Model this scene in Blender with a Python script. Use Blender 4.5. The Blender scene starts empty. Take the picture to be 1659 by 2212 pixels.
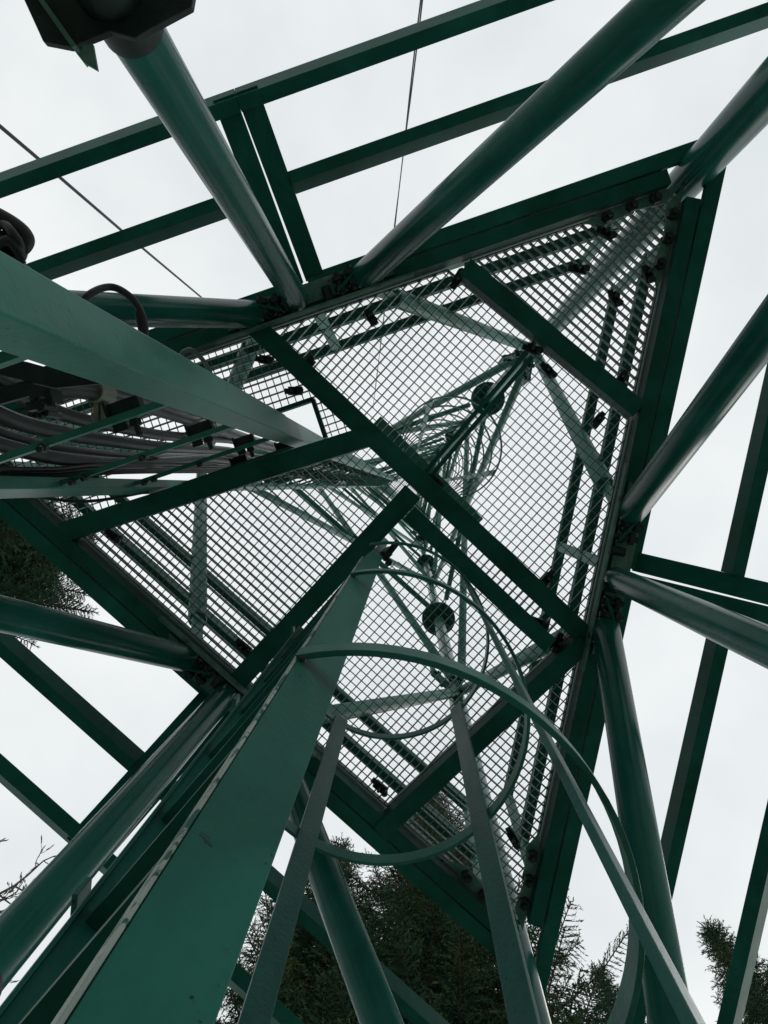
import bpy, bmesh, math, random
from mathutils import Vector, Matrix
random.seed(7)
R_ = math.radians
C = bpy.context.scene.collection
S = bpy.context.scene

# ------------------------------------------------------------------ camera
# hand-held phone, about 1.6 m above the ground, looking almost straight up
F, CX, CY = 1661.0, 829.5, 1106.0
_a = Vector((882 - CX, 1050 - CY, F)).normalized()
_q = _a.rotation_difference(Vector((0, 0, 1)))
ROT = _q.to_matrix()

def at(u, v, z):
    d = ROT @ Vector((u - CX, v - CY, F))
    return d * (z / d.z)

cam_d = bpy.data.cameras.new("camera")
cam = bpy.data.objects.new("camera", cam_d)
C.objects.link(cam)
cx, cy, cz = ROT @ Vector((1, 0, 0)), ROT @ Vector((0, -1, 0)), ROT @ Vector((0, 0, -1))
cam.matrix_world = Matrix(((cx.x, cy.x, cz.x, 0), (cx.y, cy.y, cz.y, 0), (cx.z, cy.z, cz.z, 0), (0, 0, 0, 1)))
cam_d.sensor_fit = 'HORIZONTAL'
cam_d.sensor_width = 36
cam_d.lens = 36 * F / 1659
cam_d.clip_start = 0.01
cam_d.clip_end = 1000
S.camera = cam
S.render.resolution_x, S.render.resolution_y = 768, 1024

# ------------------------------------------------------------------ sky, sun, exposure
SUN_EL, SUN_AZ = R_(38), R_(35)
w = bpy.data.worlds.new("World")
S.world = w
w.use_nodes = True
nt = w.node_tree
nt.nodes.clear()
out = nt.nodes.new('ShaderNodeOutputWorld')
bg = nt.nodes.new('ShaderNodeBackground')
sky = nt.nodes.new('ShaderNodeTexSky')
sky.sky_type = 'NISHITA'
sky.sun_disc = False
sky.sun_elevation = SUN_EL
sky.sun_rotation = SUN_AZ
tc = nt.nodes.new('ShaderNodeTexCoord')
n1 = nt.nodes.new('ShaderNodeTexNoise')
n1.inputs['Scale'].default_value = 1.7
n1.inputs['Detail'].default_value = 5
n1.inputs['Roughness'].default_value = 0.55
cr = nt.nodes.new('ShaderNodeValToRGB')
cr.color_ramp.elements[0].position = 0.3
cr.color_ramp.elements[0].color = (7.5, 8.05, 8.15, 1)
cr.color_ramp.elements[1].position = 0.68
cr.color_ramp.elements[1].color = (10.3, 10.5, 10.5, 1)
mx = nt.nodes.new('ShaderNodeMixRGB')
mx.inputs[0].default_value = 0.94
bg.inputs['Strength'].default_value = 0.1
L = nt.links.new
L(tc.outputs['Generated'], n1.inputs['Vector'])
L(n1.outputs['Fac'], cr.inputs['Fac'])
L(sky.outputs['Color'], mx.inputs[1])
L(cr.outputs['Color'], mx.inputs[2])
L(mx.outputs['Color'], bg.inputs['Color'])
L(bg.outputs['Background'], out.inputs['Surface'])

sun_d = bpy.data.lights.new("sun", 'SUN')
sun_d.energy = 1.2
sun_d.angle = R_(40)
sun_d.color = (1.0, 0.97, 0.93)
sun = bpy.data.objects.new("sun", sun_d)
C.objects.link(sun)
sdir = Vector((math.sin(SUN_AZ) * math.cos(SUN_EL), math.cos(SUN_AZ) * math.cos(SUN_EL), math.sin(SUN_EL)))
sun.rotation_euler = sdir.to_track_quat('Z', 'Y').to_euler()
sun.location = sdir * 50
S.view_settings.view_transform = 'Standard'
S.view_settings.look = 'None'
S.view_settings.exposure = 0.0
S.view_settings.gamma = 1.0
try:
    S.cycles.max_bounces = 6
    S.cycles.diffuse_bounces = 3
    S.cycles.use_denoising = True
except Exception:
    pass

# ------------------------------------------------------------------ materials
def mat(name):
    m = bpy.data.materials.new(name)
    m.use_nodes = True
    b = m.node_tree.nodes['Principled BSDF']
    return m, m.node_tree, b

def painted(name, c1, c2, rough=0.4, scale=6.0, chip=None, chip_t=0.7, bump=0.15, metal=0.0, spec=0.5, streak=True, chip_s=38):
    m, t, b = mat(name)
    N, K = t.nodes, t.links.new
    geo = N.new('ShaderNodeNewGeometry')
    mp = N.new('ShaderNodeMapping')
    if streak:
        mp.inputs['Scale'].default_value = (1, 1, 0.35)
    K(geo.outputs['Position'], mp.inputs['Vector'])
    no = N.new('ShaderNodeTexNoise')
    no.inputs['Scale'].default_value = scale
    no.inputs['Detail'].default_value = 8
    no.inputs['Roughness'].default_value = 0.62
    K(mp.outputs['Vector'], no.inputs['Vector'])
    r = N.new('ShaderNodeValToRGB')
    r.color_ramp.elements[0].position = 0.33
    r.color_ramp.elements[0].color = (*c1, 1)
    r.color_ramp.elements[1].position = 0.68
    r.color_ramp.elements[1].color = (*c2, 1)
    K(no.outputs['Fac'], r.inputs['Fac'])
    # broad fading and grime, stretched down the steel
    m2 = N.new('ShaderNodeMapping')
    m2.inputs['Scale'].default_value = (1.5, 1.5, 0.5)
    K(geo.outputs['Position'], m2.inputs['Vector'])
    nb = N.new('ShaderNodeTexNoise')
    nb.inputs['Scale'].default_value = 3.1
    nb.inputs['Detail'].default_value = 9
    nb.inputs['Roughness'].default_value = 0.7
    nb.inputs['Distortion'].default_value = 0.6
    K(m2.outputs['Vector'], nb.inputs['Vector'])
    rb = N.new('ShaderNodeValToRGB')
    rb.color_ramp.elements[0].position = 0.32
    rb.color_ramp.elements[0].color = (0.62, 0.60, 0.58, 1)
    rb.color_ramp.elements[1].position = 0.70
    rb.color_ramp.elements[1].color = (1.35, 1.22, 1.25, 1)
    K(nb.outputs['Fac'], rb.inputs['Fac'])
    mb_ = N.new('ShaderNodeMixRGB')
    mb_.blend_type = 'MULTIPLY'
    mb_.inputs[0].default_value = 0.85
    K(r.outputs['Color'], mb_.inputs[1])
    K(rb.outputs['Color'], mb_.inputs[2])
    col = mb_.outputs['Color']
    if chip:
        n2 = N.new('ShaderNodeTexNoise')
        n2.inputs['Scale'].default_value = chip_s
        n2.inputs['Detail'].default_value = 5
        n2.inputs['Roughness'].default_value = 0.7
        K(geo.outputs['Position'], n2.inputs['Vector'])
        rr = N.new('ShaderNodeValToRGB')
        rr.color_ramp.elements[0].position = chip_t
        rr.color_ramp.elements[1].position = chip_t + 0.03
        K(n2.outputs['Fac'], rr.inputs['Fac'])
        mx = N.new('ShaderNodeMixRGB')
        K(rr.outputs['Color'], mx.inputs[0])
        K(col, mx.inputs[1])
        mx.inputs[2].default_value = (*chip, 1)
        col = mx.outputs['Color']
    K(col, b.inputs['Base Color'])
    b.inputs['Metallic'].default_value = metal
    b.inputs['Specular IOR Level'].default_value = spec
    ro = N.new('ShaderNodeMapRange')
    ro.inputs['To Min'].default_value = rough - 0.1
    ro.inputs['To Max'].default_value = rough + 0.15
    K(no.outputs['Fac'], ro.inputs['Value'])
    K(ro.outputs['Result'], b.inputs['Roughness'])
    n3 = N.new('ShaderNodeTexNoise')
    n3.inputs['Scale'].default_value = 90
    n3.inputs['Detail'].default_value = 6
    K(geo.outputs['Position'], n3.inputs['Vector'])
    bp = N.new('ShaderNodeBump')
    bp.inputs['Strength'].default_value = bump
    bp.inputs['Distance'].default_value = 0.004
    K(n3.outputs['Fac'], bp.inputs['Height'])
    K(bp.outputs['Normal'], b.inputs['Normal'])
    return m

GREEN = painted('green_paint', (0.006, 0.074, 0.054), (0.012, 0.112, 0.083), 0.46, 5, (0.03, 0.035, 0.02), 0.68, spec=0.06)
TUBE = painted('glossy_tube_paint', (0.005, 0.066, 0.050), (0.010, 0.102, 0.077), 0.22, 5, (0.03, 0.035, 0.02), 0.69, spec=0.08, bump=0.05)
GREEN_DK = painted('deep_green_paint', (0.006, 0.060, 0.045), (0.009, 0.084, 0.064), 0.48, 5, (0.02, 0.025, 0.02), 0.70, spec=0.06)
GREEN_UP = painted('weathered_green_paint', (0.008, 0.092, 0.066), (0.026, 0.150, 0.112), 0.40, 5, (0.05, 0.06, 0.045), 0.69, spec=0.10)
LADDER = painted('ladder_paint', (0.005, 0.072, 0.052), (0.013, 0.120, 0.088), 0.46, 4, (0.008, 0.022, 0.016), 0.64, bump=0.16, spec=0.08)
WORN = painted('worn_primer', (0.16, 0.22, 0.19), (0.34, 0.40, 0.37), 0.55, 9, (0.008, 0.07, 0.05), 0.53, spec=0.2, chip_s=20)
PALE = painted('pale_green_paint', (0.010, 0.105, 0.075), (0.040, 0.165, 0.128), 0.38, 6, (0.010, 0.028, 0.022), 0.65, bump=0.16, spec=0.10)
GALV = painted('galvanised_steel', (0.03, 0.11, 0.088), (0.11, 0.21, 0.175), 0.6, 16, (0.02, 0.03, 0.025), 0.64, spec=0.12)
GRATE = painted('grating_steel', (0.025, 0.075, 0.06), (0.07, 0.13, 0.11), 0.5, 18, spec=0.25)
BOLT = painted('dark_bolts', (0.004, 0.014, 0.012), (0.012, 0.03, 0.025), 0.5, 30, spec=0.2)
HOOP = painted('hoop_paint', (0.008, 0.088, 0.066), (0.024, 0.135, 0.105), 0.36, 9, (0.012, 0.02, 0.015), 0.66, bump=0.2, spec=0.13)
BAR = painted('cage_bar_paint', (0.008, 0.068, 0.055), (0.020, 0.10, 0.083), 0.38, 9, (0.006, 0.02, 0.016), 0.65, bump=0.3, spec=0.13)
PLASTIC = painted('aged_plastic', (0.10, 0.13, 0.10), (0.17, 0.20, 0.15), 0.5, 20)
WIRE = painted('black_wire', (0.006, 0.012, 0.012), (0.013, 0.02, 0.02), 0.5, 20, spec=0.25)
CORD = painted('pale_cord', (0.06, 0.12, 0.10), (0.10, 0.17, 0.145), 0.5, 20)

def corrugated():
    m, t, b = mat('corrugated_jacket')
    N, K = t.nodes, t.links.new
    geo = N.new('ShaderNodeNewGeometry')
    wv = N.new('ShaderNodeTexWave')
    wv.bands_direction = 'Z'
    wv.inputs['Scale'].default_value = 62
    wv.inputs['Distortion'].default_value = 0.3
    K(geo.outputs['Position'], wv.inputs['Vector'])
    no = N.new('ShaderNodeTexNoise')
    no.inputs['Scale'].default_value = 14
    no.inputs['Detail'].default_value = 6
    K(geo.outputs['Position'], no.inputs['Vector'])
    r = N.new('ShaderNodeValToRGB')
    r.color_ramp.elements[0].color = (0.003, 0.011, 0.010, 1)
    r.color_ramp.elements[1].color = (0.010, 0.026, 0.024, 1)
    K(no.outputs['Fac'], r.inputs['Fac'])
    K(r.outputs['Color'], b.inputs['Base Color'])
    b.inputs['Roughness'].default_value = 0.34
    b.inputs['Specular IOR Level'].default_value = 0.3
    bp = N.new('ShaderNodeBump')
    bp.inputs['Strength'].default_value = 0.45
    bp.inputs['Distance'].default_value = 0.003
    K(wv.outputs['Fac'], bp.inputs['Height'])
    K(bp.outputs['Normal'], b.inputs['Normal'])
    return m
CABLE = corrugated()

def organic(name, cols, scale, rough=0.8):
    m, t, b = mat(name)
    N, K = t.nodes, t.links.new
    geo = N.new('ShaderNodeNewGeometry')
    no = N.new('ShaderNodeTexNoise')
    no.inputs['Scale'].default_value = scale
    no.inputs['Detail'].default_value = 6
    K(geo.outputs['Position'], no.inputs['Vector'])
    r = N.new('ShaderNodeValToRGB')
    r.color_ramp.elements[0].position = 0.3
    r.color_ramp.elements[1].position = 0.7
    r.color_ramp.elements[0].color = (*cols[0], 1)
    r.color_ramp.elements[1].color = (*cols[-1], 1)
    if len(cols) > 2:
        e = r.color_ramp.elements.new(0.5)
        e.color = (*cols[1], 1)
    K(no.outputs['Fac'], r.inputs['Fac'])
    K(r.outputs['Color'], b.inputs['Base Color'])
    b.inputs['Roughness'].default_value = rough
    b.inputs['Specular IOR Level'].default_value = 0.2
    return m
NEEDLE = organic('spruce_needles', [(0.014, 0.052, 0.032), (0.026, 0.068, 0.030), (0.060, 0.082, 0.026)], 1.3)
BARK = organic('bark', [(0.03, 0.027, 0.022), (0.07, 0.06, 0.05)], 8)
TWIG = organic('bare_twig_bark', [(0.10, 0.11, 0.10), (0.16, 0.17, 0.15)], 8)
SOIL = organic('forest_floor', [(0.16, 0.19, 0.15), (0.26, 0.28, 0.24), (0.36, 0.37, 0.33)], 1.7, 0.95)

# ------------------------------------------------------------------ mesh helpers
def tag(o, label=None, cat=None, group=None, kind=None):
    if label: o['label'] = label
    if cat: o['category'] = cat
    if group: o['group'] = group
    if kind: o['kind'] = kind
    return o

def thing(name, loc, label, cat, group=None):
    o = bpy.data.objects.new(name, None)
    o.empty_display_size = 0.1
    C.objects.link(o)
    o.location = loc
    return tag(o, label, cat, group)

def V(*a):
    return Vector(a)

class MB:
    """collects vertices and faces, then links them as ONE mesh object"""
    def __init__(s):
        s.v, s.f, s.sm = [], [], []
    def face(s, idx, smooth=False):
        s.f.append(idx); s.sm.append(smooth)
    def prism(s, ring0, ring1):
        n = len(ring0); b = len(s.v)
        s.v += [tuple(p) for p in ring0] + [tuple(p) for p in ring1]
        for i in range(n):
            j = (i + 1) % n
            s.face((b + i, b + j, b + n + j, b + n + i))
        s.face(tuple(range(b + n - 1, b - 1, -1)))
        s.face(tuple(range(b + n, b + 2 * n)))
    def plate(s, poly, z0, z1):
        s.prism([V(p[0], p[1], z0) for p in poly], [V(p[0], p[1], z1) for p in poly])
    def bar(s, p, q, w, h, up=Vector((0, 0, 1)), off=(0, 0)):
        p, q = Vector(p), Vector(q)
        d = (q - p).normalized()
        side = d.cross(up)
        if side.length < 1e-4: side = d.cross(V(1, 0, 0))
        side.normalize(); u = side.cross(d).normalized()
        c = [side * (off[0] + a * w / 2) + u * (off[1] + b * h / 2) for a, b in ((-1, -1), (1, -1), (1, 1), (-1, 1))]
        s.prism([p + k for k in c], [q + k for k in c])
    def extr(s, sec, z0, z1):
        s.prism([V(a, b, z0) for a, b in sec], [V(a, b, z1) for a, b in sec])
    def tube(s, pts, r, n=16, cap=True):
        pts = [Vector(p) for p in pts]
        rs = r if isinstance(r, (list, tuple)) else [r] * len(pts)
        t0 = (pts[1] - pts[0]).normalized()
        a = t0.cross(V(0, 0, 1))
        if a.length < 1e-3: a = t0.cross(V(1, 0, 0))
        a.normalize(); prev = t0; base = len(s.v)
        for i, p in enumerate(pts):
            if i == 0: t = t0
            elif i == len(pts) - 1: t = (pts[i] - pts[i - 1]).normalized()
            else: t = ((pts[i + 1] - pts[i]).normalized() + (pts[i] - pts[i - 1]).normalized()).normalized()
            a = prev.rotation_difference(t) @ a; prev = t
            bb = t.cross(a)
            for k in range(n):
                th = 2 * math.pi * k / n
                s.v.append(tuple(p + (a * math.cos(th) + bb * math.sin(th)) * rs[i]))
        for i in range(len(pts) - 1):
            for k in range(n):
                j = (k + 1) % n
                s.face((base + i * n + k, base + i * n + j, base + (i + 1) * n + j, base + (i + 1) * n + k), True)
        if cap:
            e = base + (len(pts) - 1) * n
            c = len(s.v)
            s.v += s.v[base:base + n] + s.v[e:e + n]
            s.face(tuple(c + k for k in range(n - 1, -1, -1)))
            s.face(tuple(c + n + k for k in range(n)))
    def hexb(s, p, d, r, l):
        p, d = Vector(p), Vector(d).normalized()
        a = d.cross(V(0.3, 0.9, 0.2)).normalized(); b = d.cross(a)
        ring = [(a * math.cos(k * math.pi / 3) + b * math.sin(k * math.pi / 3)) * r for k in range(6)]
        s.prism([p + k for k in ring], [p + d * l + k for k in ring])
    def build(s, name, m, parent=None, bevel=0.0):
        me = bpy.data.meshes.new(name)
        me.from_pydata(s.v, [], s.f)
        me.polygons.foreach_set('use_smooth', s.sm)
        me.materials.append(m)
        me.update()
        bm = bmesh.new(); bm.from_mesh(me)
        bmesh.ops.recalc_face_normals(bm, faces=bm.faces)
        bm.to_mesh(me); bm.free()
        o = bpy.data.objects.new(name, me)
        C.objects.link(o)
        if parent:
            o.parent = parent
            w_ = Vector((0, 0, 0)); p = parent
            while p: w_ += p.location; p = p.parent
            o.location = -w_
        if bevel:
            md = o.modifiers.new('edge', 'BEVEL'); md.width = bevel; md.segments = 2; md.limit_method = 'ANGLE'
        return o

# ------------------------------------------------------------------ frame of the tower
GZ = -1.6                                   # ground, camera is the origin
TC = Vector((-0.092, 0.136, 0))             # tower axis
ANG0 = -48.4
def pol(deg, r, z=0.0):
    return TC + V(math.cos(R_(deg)) * r, math.sin(R_(deg)) * r, z)
LEGA = [ANG0, ANG0 + 120, ANG0 + 240]       # directions of the three legs
SIDES = [('rear', ANG0 - 60), ('right', ANG0 + 60), ('left', ANG0 + 180)]
def sp(deg, t, a, z):                       # point on a side: t along the edge, a outward, z up
    n = V(math.cos(R_(deg)), math.sin(R_(deg)), 0)
    e = V(-n.y, n.x, 0)
    return TC + n * a + e * t + V(0, 0, z)
ZP = 3.0
AI, AO = 0.866, 0.921
RL = 1.78
AP = RL / 2

# ------------------------------------------------------------------ ground
g = MB()
n = 60; ext = 150.0
for i in range(n + 1):
    for j in range(n + 1):
        x = (i / n * 2 - 1); y = (j / n * 2 - 1)
        x, y = ext * x * abs(x), ext * y * abs(y)
        hgt = 0.08 * math.sin(x * 0.9 + y * 0.4) * math.sin(y * 0.7) if abs(x) + abs(y) > 5 else 0
        g.v.append((x, y, GZ + hgt))
for i in range(n):
    for j in range(n):
        a = i * (n + 1) + j
        g.face((a, a + n + 1, a + n + 2, a + 1), True)
tag(g.build('ground', SOIL), kind='structure')

# ------------------------------------------------------------------ lattice tower
tower = thing('lattice_tower', TC + V(0, 0, GZ), 'tall green three-legged lattice tower of round steel tubes, seen from inside its base', 'tower')
TOP = 62.0
STEP = 3.75
LEG_N = [ZP + 3.8 + 2 * STEP * k for k in range(8)]       # leg nodes
MID_N = [ZP + 7.6 + 2 * STEP * k for k in range(8)]       # mid-face nodes
LEGT = [LEGA[0], LEGA[1] + 1.7, LEGA[2]]
for k, d in enumerate(LEGT):
    m = MB(); m.tube([pol(d, RL, GZ), pol(d, RL, TOP)], 0.07, 48)
    leg = m.build('leg', TUBE, tower)
    for z in MID_N:
        f = MB()
        f.tube([pol(d, RL, z), pol(d, RL, z + 0.03)], 0.23, 36)
        f.tube([pol(d, RL, z + 0.036), pol(d, RL, z + 0.066)], 0.23, 36)
        for q in range(8):
            th = q * math.pi / 4 + 0.2
            c = pol(d, RL, z) + V(math.cos(th), math.sin(th), 0) * 0.175
            f.hexb(c - V(0, 0, 0.03), V(0, 0, 1), 0.022, 0.03)
        for q in range(8):
            th = q * math.pi / 4 + 0.6
            c = pol(d, RL, z - 0.1)
            f.bar(c + V(math.cos(th), math.sin(th), 0) * 0.14, c + V(math.cos(th), math.sin(th), 0) * 0.06, 0.01, 0.1, V(0, 0, 1), (0, 0.04))
        f.build('flange', GREEN_DK, leg)

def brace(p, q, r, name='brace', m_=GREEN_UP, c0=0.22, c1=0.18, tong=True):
    p, q = Vector(p), Vector(q); d = (q - p).normalized()
    a, b = p + d * c0, q - d * c1
    m = MB()
    m.tube([a, a + d * 0.010, b - d * 0.010, b], [r * 0.9, r, r, r * 0.9], 36 if r > 0.05 else 20)
    if tong:
        sidev = d.cross(V(0, 0, 1)).normalized()
        m.bar(a + d * 0.03, p + d * 0.04, 0.010, r * 1.3)
        m.bar(b - d * 0.03, q - d * 0.04, 0.010, r * 1.3)
    return m.build(name, m_, tower)

HT = {'rear': -0.05, 'right': 0.035, 'left': 0.014}
for nm, d in SIDES:
    half = RL * math.sin(R_(60))
    # below the platform: two struts to the legs and one vertical hanger
    for s in (-1, 1):
        brace(sp(d, 0.10 * s, AP + 0.015, ZP + 0.13), sp(d, s * half, AP + 0.0, 0.70), 0.052, 'brace', TUBE, 0.23, 0.1)
    ht = HT[nm]
    m = MB(); m.tube([sp(d, ht, AP + 0.018, ZP - 0.062), sp(d, ht, AP + 0.018, 1.10)], 0.045, 44)
    h = m.build('hanger_tube', TUBE, tower)
    # upper panels
    zlo = ZP + 0.12
    for k in range(8):
        for s in (-1, 1):
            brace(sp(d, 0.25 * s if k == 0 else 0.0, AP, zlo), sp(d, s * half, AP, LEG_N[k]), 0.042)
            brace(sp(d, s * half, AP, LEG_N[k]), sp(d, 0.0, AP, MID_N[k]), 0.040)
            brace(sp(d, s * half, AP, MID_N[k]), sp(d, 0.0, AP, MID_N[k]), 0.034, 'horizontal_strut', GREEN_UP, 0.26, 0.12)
        zlo = MID_N[k]
        m = MB()
        p = sp(d, 0, AP, MID_N[k])
        m.bar(sp(d, -0.2, AP, MID_N[k]), sp(d, 0.2, AP, MID_N[k]), 0.014, 0.26)
        m.build('node_plate', GREEN_DK, tower)
for k in range(8):
    for d in LEGT:
        m = MB()
        c = pol(d, RL, LEG_N[k])
        for s in (150, 210):
            dv = V(math.cos(R_(d + s)), math.sin(R_(d + s)), 0)
            m.bar(c + dv * 0.05, c + dv * 0.30, 0.014, 0.34)
            for q in range(3):
                pb = c + dv * (0.16 + 0.05 * q) + V(0, 0, (-0.1, 0.1, -0.02)[q])
                nv = V(-dv.y, dv.x, 0)
                m.hexb(pb - nv * 0.03, nv, 0.02, 0.06)
        m.build('node_plate', GREEN_DK, tower)

# gusset plates with bolts at the middle of each side, under the platform
def bolts(mb, c, t, cnt=2, gap=0.05, ln=0.055):
    for q in range(cnt):
        p = Vector(c) + Vector(t) * (q - (cnt - 1) / 2) * gap
        mb.hexb(p - V(0, 0, ln), V(0, 0, 1), 0.010, ln)
        mb.hexb(p - V(0, 0, 0.026), V(0, 0, 1), 0.021, 0.024)
for nm, d in SIDES:
    n_ = V(math.cos(R_(d)), math.sin(R_(d)), 0); e_ = V(-n_.y, n_.x, 0)
    m = MB()
    pl = [sp(d, t, a, 0) for t, a in ((-0.34, AP - 0.012), (0.34, AP - 0.012), (0.30, AP + 0.035), (0.20, AP + 0.065), (-0.20, AP + 0.065), (-0.30, AP + 0.035))]
    m.plate(pl, ZP - 0.058, ZP - 0.048)
    m.bar(sp(d, -0.40, AP - 0.040, ZP - 0.075), sp(d, 0.40, AP - 0.040, ZP - 0.075), 0.008, 0.05)
    gp = m.build('gusset_plate', GALV, tower, 0.002)
    for s in (-1, 1):
        for q, (t_, a_) in enumerate(((0.125, 0.012), (0.175, 0.022), (0.265, 0.0))):
            b = MB()
            c_ = sp(d, s * t_, AP + a_, ZP - 0.058)
            b.hexb(c_ - n_ * 0.045 - V(0, 0, 0.03), n_, 0.013, 0.09)
            b.hexb(c_ - n_ * 0.030 - V(0, 0, 0.03), n_, 0.024, 0.022)
            b.hexb(c_ + n_ * 0.012 - V(0, 0, 0.03), n_, 0.024, 0.018)
            b.build('bolt', BOLT, gp)
        b = MB(); b.hexb(sp(d, s * 0.07, AP - 0.03, ZP - 0.09), n_, 0.018, 0.05); b.build('bolt', BOLT, gp)
        b = MB(); b.bar(sp(d, s * 0.11, AP - 0.015, ZP - 0.062), sp(d, s * 0.205, AP + 0.04, ZP - 0.062), 0.010, 0.05, V(0, 0, 1), (0, -0.024))
        b.build('tongue_plate', GREEN_DK, gp)
# corner plates round the legs
for d in LEGA:
    m = MB()
    def cp(r, t):
        u_ = V(math.cos(R_(d)), math.sin(R_(d)), 0); v_ = V(-u_.y, u_.x, 0)
        return TC + u_ * r + v_ * t
    for s in (-1, 1):
        m.plate([cp(1.715, s * 0.004), cp(1.45, s * 0.158), cp(1.36, s * 0.19), cp(1.40, s * 0.125), cp(1.53, s * 0.07), cp(1.62, s * 0.004)], ZP + 0.0, ZP + 0.012)
    gp = m.build('gusset_plate', GALV, tower)
    for r, t in ((1.60, 0.045), (1.60, -0.045), (1.52, 0.092), (1.52, -0.092), (1.43, 0.135), (1.43, -0.135)):
        b = MB()
        b.hexb(cp(r, t) + V(0, 0, ZP - 0.05), V(0, 0, 1), 0.010, 0.09)
        b.hexb(cp(r, t) + V(0, 0, ZP - 0.03), V(0, 0, 1), 0.022, 0.028)
        b.hexb(cp(r, t) + V(0, 0, ZP + 0.014), V(0, 0, 1), 0.022, 0.02)
        b.build('bolt', BOLT, gp)
# the foot joint of the hangers
for i, (nm, d) in enumerate(SIDES):
    m = MB()
    m.tube([sp(d, HT[nm], AP + 0.018, 1.20), sp(d, HT[nm], AP + 0.018, 0.95)], 0.049, 36)
    m.bar(sp(d, HT[nm] - 0.02, AP + 0.0, 1.04), sp(d, HT[nm] + 0.02, AP + 0.0, 1.04), 0.012, 0.12)
    pl = [sp(d, t, a, 0) for t, a in ((-0.13, AP - 0.02), (-0.13, AP + 0.30), (0.15, AP + 0.30), (0.18, AP + 0.16), (0.13, AP + 0.02), (0.08, AP - 0.02), (0.05, AP), (-0.05, AP), (-0.09, AP - 0.035))]
    jp = None
    if i == 0:
        pl = [at(u, v, 1.12) for u, v in ((20, -80), (103, 102), (160, 113), (200, 98), (246, 80), (300, 95), (330, 76), (420, 28), (438, -80))]
    m.plate(pl, 1.105, 1.12)
    jp = m.build('joint_plate', BOLT, tower, 0.002)
    if i == 0:
        b = MB()
        b.bar(at(40, -70, 1.085), at(176, 122, 1.085), 0.006, 0.05)
        a0, a1, a2 = at(163, 106, 1.085), at(214, 156, 1.085), at(204, 100, 1.085)
        b.plate([a0, at(186, 140, 1.085), a1, a2], 1.079, 1.085)
        b.build('angle_stub', GALV, jp)

# ------------------------------------------------------------------ platform
plat = thing('platform', TC + V(0, 0, ZP), 'triangular steel grating platform with cross beams spanning the inside of the tower', 'platform')
ends = 0.17
for nm, d in SIDES:
    m = MB()
    t0 = AO * math.sqrt(3) - 0.17
    m.plate([sp(d, -t0, AO, 0), sp(d, t0, AO, 0), sp(d, t0 + 0.0, AI, 0), sp(d, -t0 - 0.0, AI, 0)], ZP - 0.045, ZP + 0.035)
    m.plate([sp(d, -t0 + 0.01, AO - 0.008, 0), sp(d, t0 - 0.01, AO - 0.008, 0), sp(d, t0 - 0.01, AO, 0), sp(d, -t0 + 0.01, AO, 0)], ZP + 0.037, ZP + 0.06)
    m.build('edge_beam', GREEN_DK, plat, 0.002)
    m = MB()
    tt = AI * math.sqrt(3) - 0.18
    m.bar(sp(d, -tt, AI + 0.0025, ZP + 0.0765), sp(d, tt, AI + 0.0025, ZP + 0.0765), 0.006, 0.08)
    m.build('kick_plate', GALV, plat)
def xy(u, v): return at(u, v, ZP).xy
BEAMS = [((545, 700), (1265, 1375), 0.078), ((140, 1150), (800, 942), 0.078), ((892, 1062), (486, 1502), 0.078),
         ((1003, 583), (1372, 887), 0.07), ((822, 1788), (1258, 1382), 0.07)]
LINES = []
for i, (a, b, wd) in enumerate(BEAMS):
    p, q = xy(*a), xy(*b)
    LINES.append((p, q))
    m = MB()
    m.bar(V(p.x, p.y, ZP - 0.006 - 0.003 * i), V(q.x, q.y, ZP - 0.006 - 0.003 * i), wd, 0.08)
    m.build('cross_beam', GREEN_DK, plat, 0.002)
m = MB(); m.bar(at(884, 1108, ZP - 0.04), at(1186, 1392, ZP - 0.04), 0.066, 0.06)
m.bar(at(884, 1108, ZP + 0.02), at(1186, 1392, ZP + 0.02), 0.02, 0.05)
m.build('hatch_beam', GREEN_DK, plat, 0.002)
pa, pb = at(1146, 764, ZP), at(918, 1032, ZP)
dv = (pb - pa).normalized(); nv = V(-dv.y, dv.x, 0)
for s in (-1, 1):
    m = MB(); m.bar(pa + nv * 0.013 * s + V(0, 0, 0.04), pb + nv * 0.013 * s + V(0, 0, 0.04), 0.016, 0.05)
    m.build('panel_edge_bar', GREEN_DK, plat)
LINES.append((pa.xy, pb.xy))
# grating panels
def side(line, p): 
    a, b = line
    return (b - a).x * (p - a).y - (b - a).y * (p - a).x
def clip(poly, line, sign, off):
    a, b = line; ln = (b - a).length
    outp = []
    f = lambda p: sign * side(line, p) / ln - off
    for i in range(len(poly)):
        p, q = poly[i], poly[(i + 1) % len(poly)]
        fp, fq = f(p), f(q)
        if fp >= 0: outp.append(p)
        if (fp >= 0) != (fq >= 0): outp.append(p + (q - p) * (fp / (fp - fq)))
    return outp
TRI = [pol(d, 2 * (AI - 0.012)).xy for d in LEGA]
def sgn(line, u, v): return 1 if side(line, xy(u, v)) > 0 else -1
def segs(poly, hole, o, d):
    """pieces of the line o + t d inside poly and outside the hole rectangle"""
    def inter(pg):
        ts = []
        for i in range(len(pg)):
            p, q = pg[i], pg[(i + 1) % len(pg)]
            e = q - p; den = d.x * e.y - d.y * e.x
            if abs(den) < 1e-9: continue
            w_ = p - o
            t = (w_.x * e.y - w_.y * e.x) / den
            s_ = (w_.x * d.y - w_.y * d.x) / den
            if -1e-9 <= s_ <= 1 + 1e-9: ts.append(t)
        return (min(ts), max(ts)) if len(ts) >= 2 else None
    r = inter(poly)
    if not r or r[1] - r[0] < 0.02: return []
    res = [r]
    if hole:
        h = inter(hole)
        if h:
            res = [(r[0], min(r[1], h[0])), (max(r[0], h[1]), r[1])]
    return [(o + d * a, o + d * b) for a, b in res if b - a > 0.015]
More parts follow.
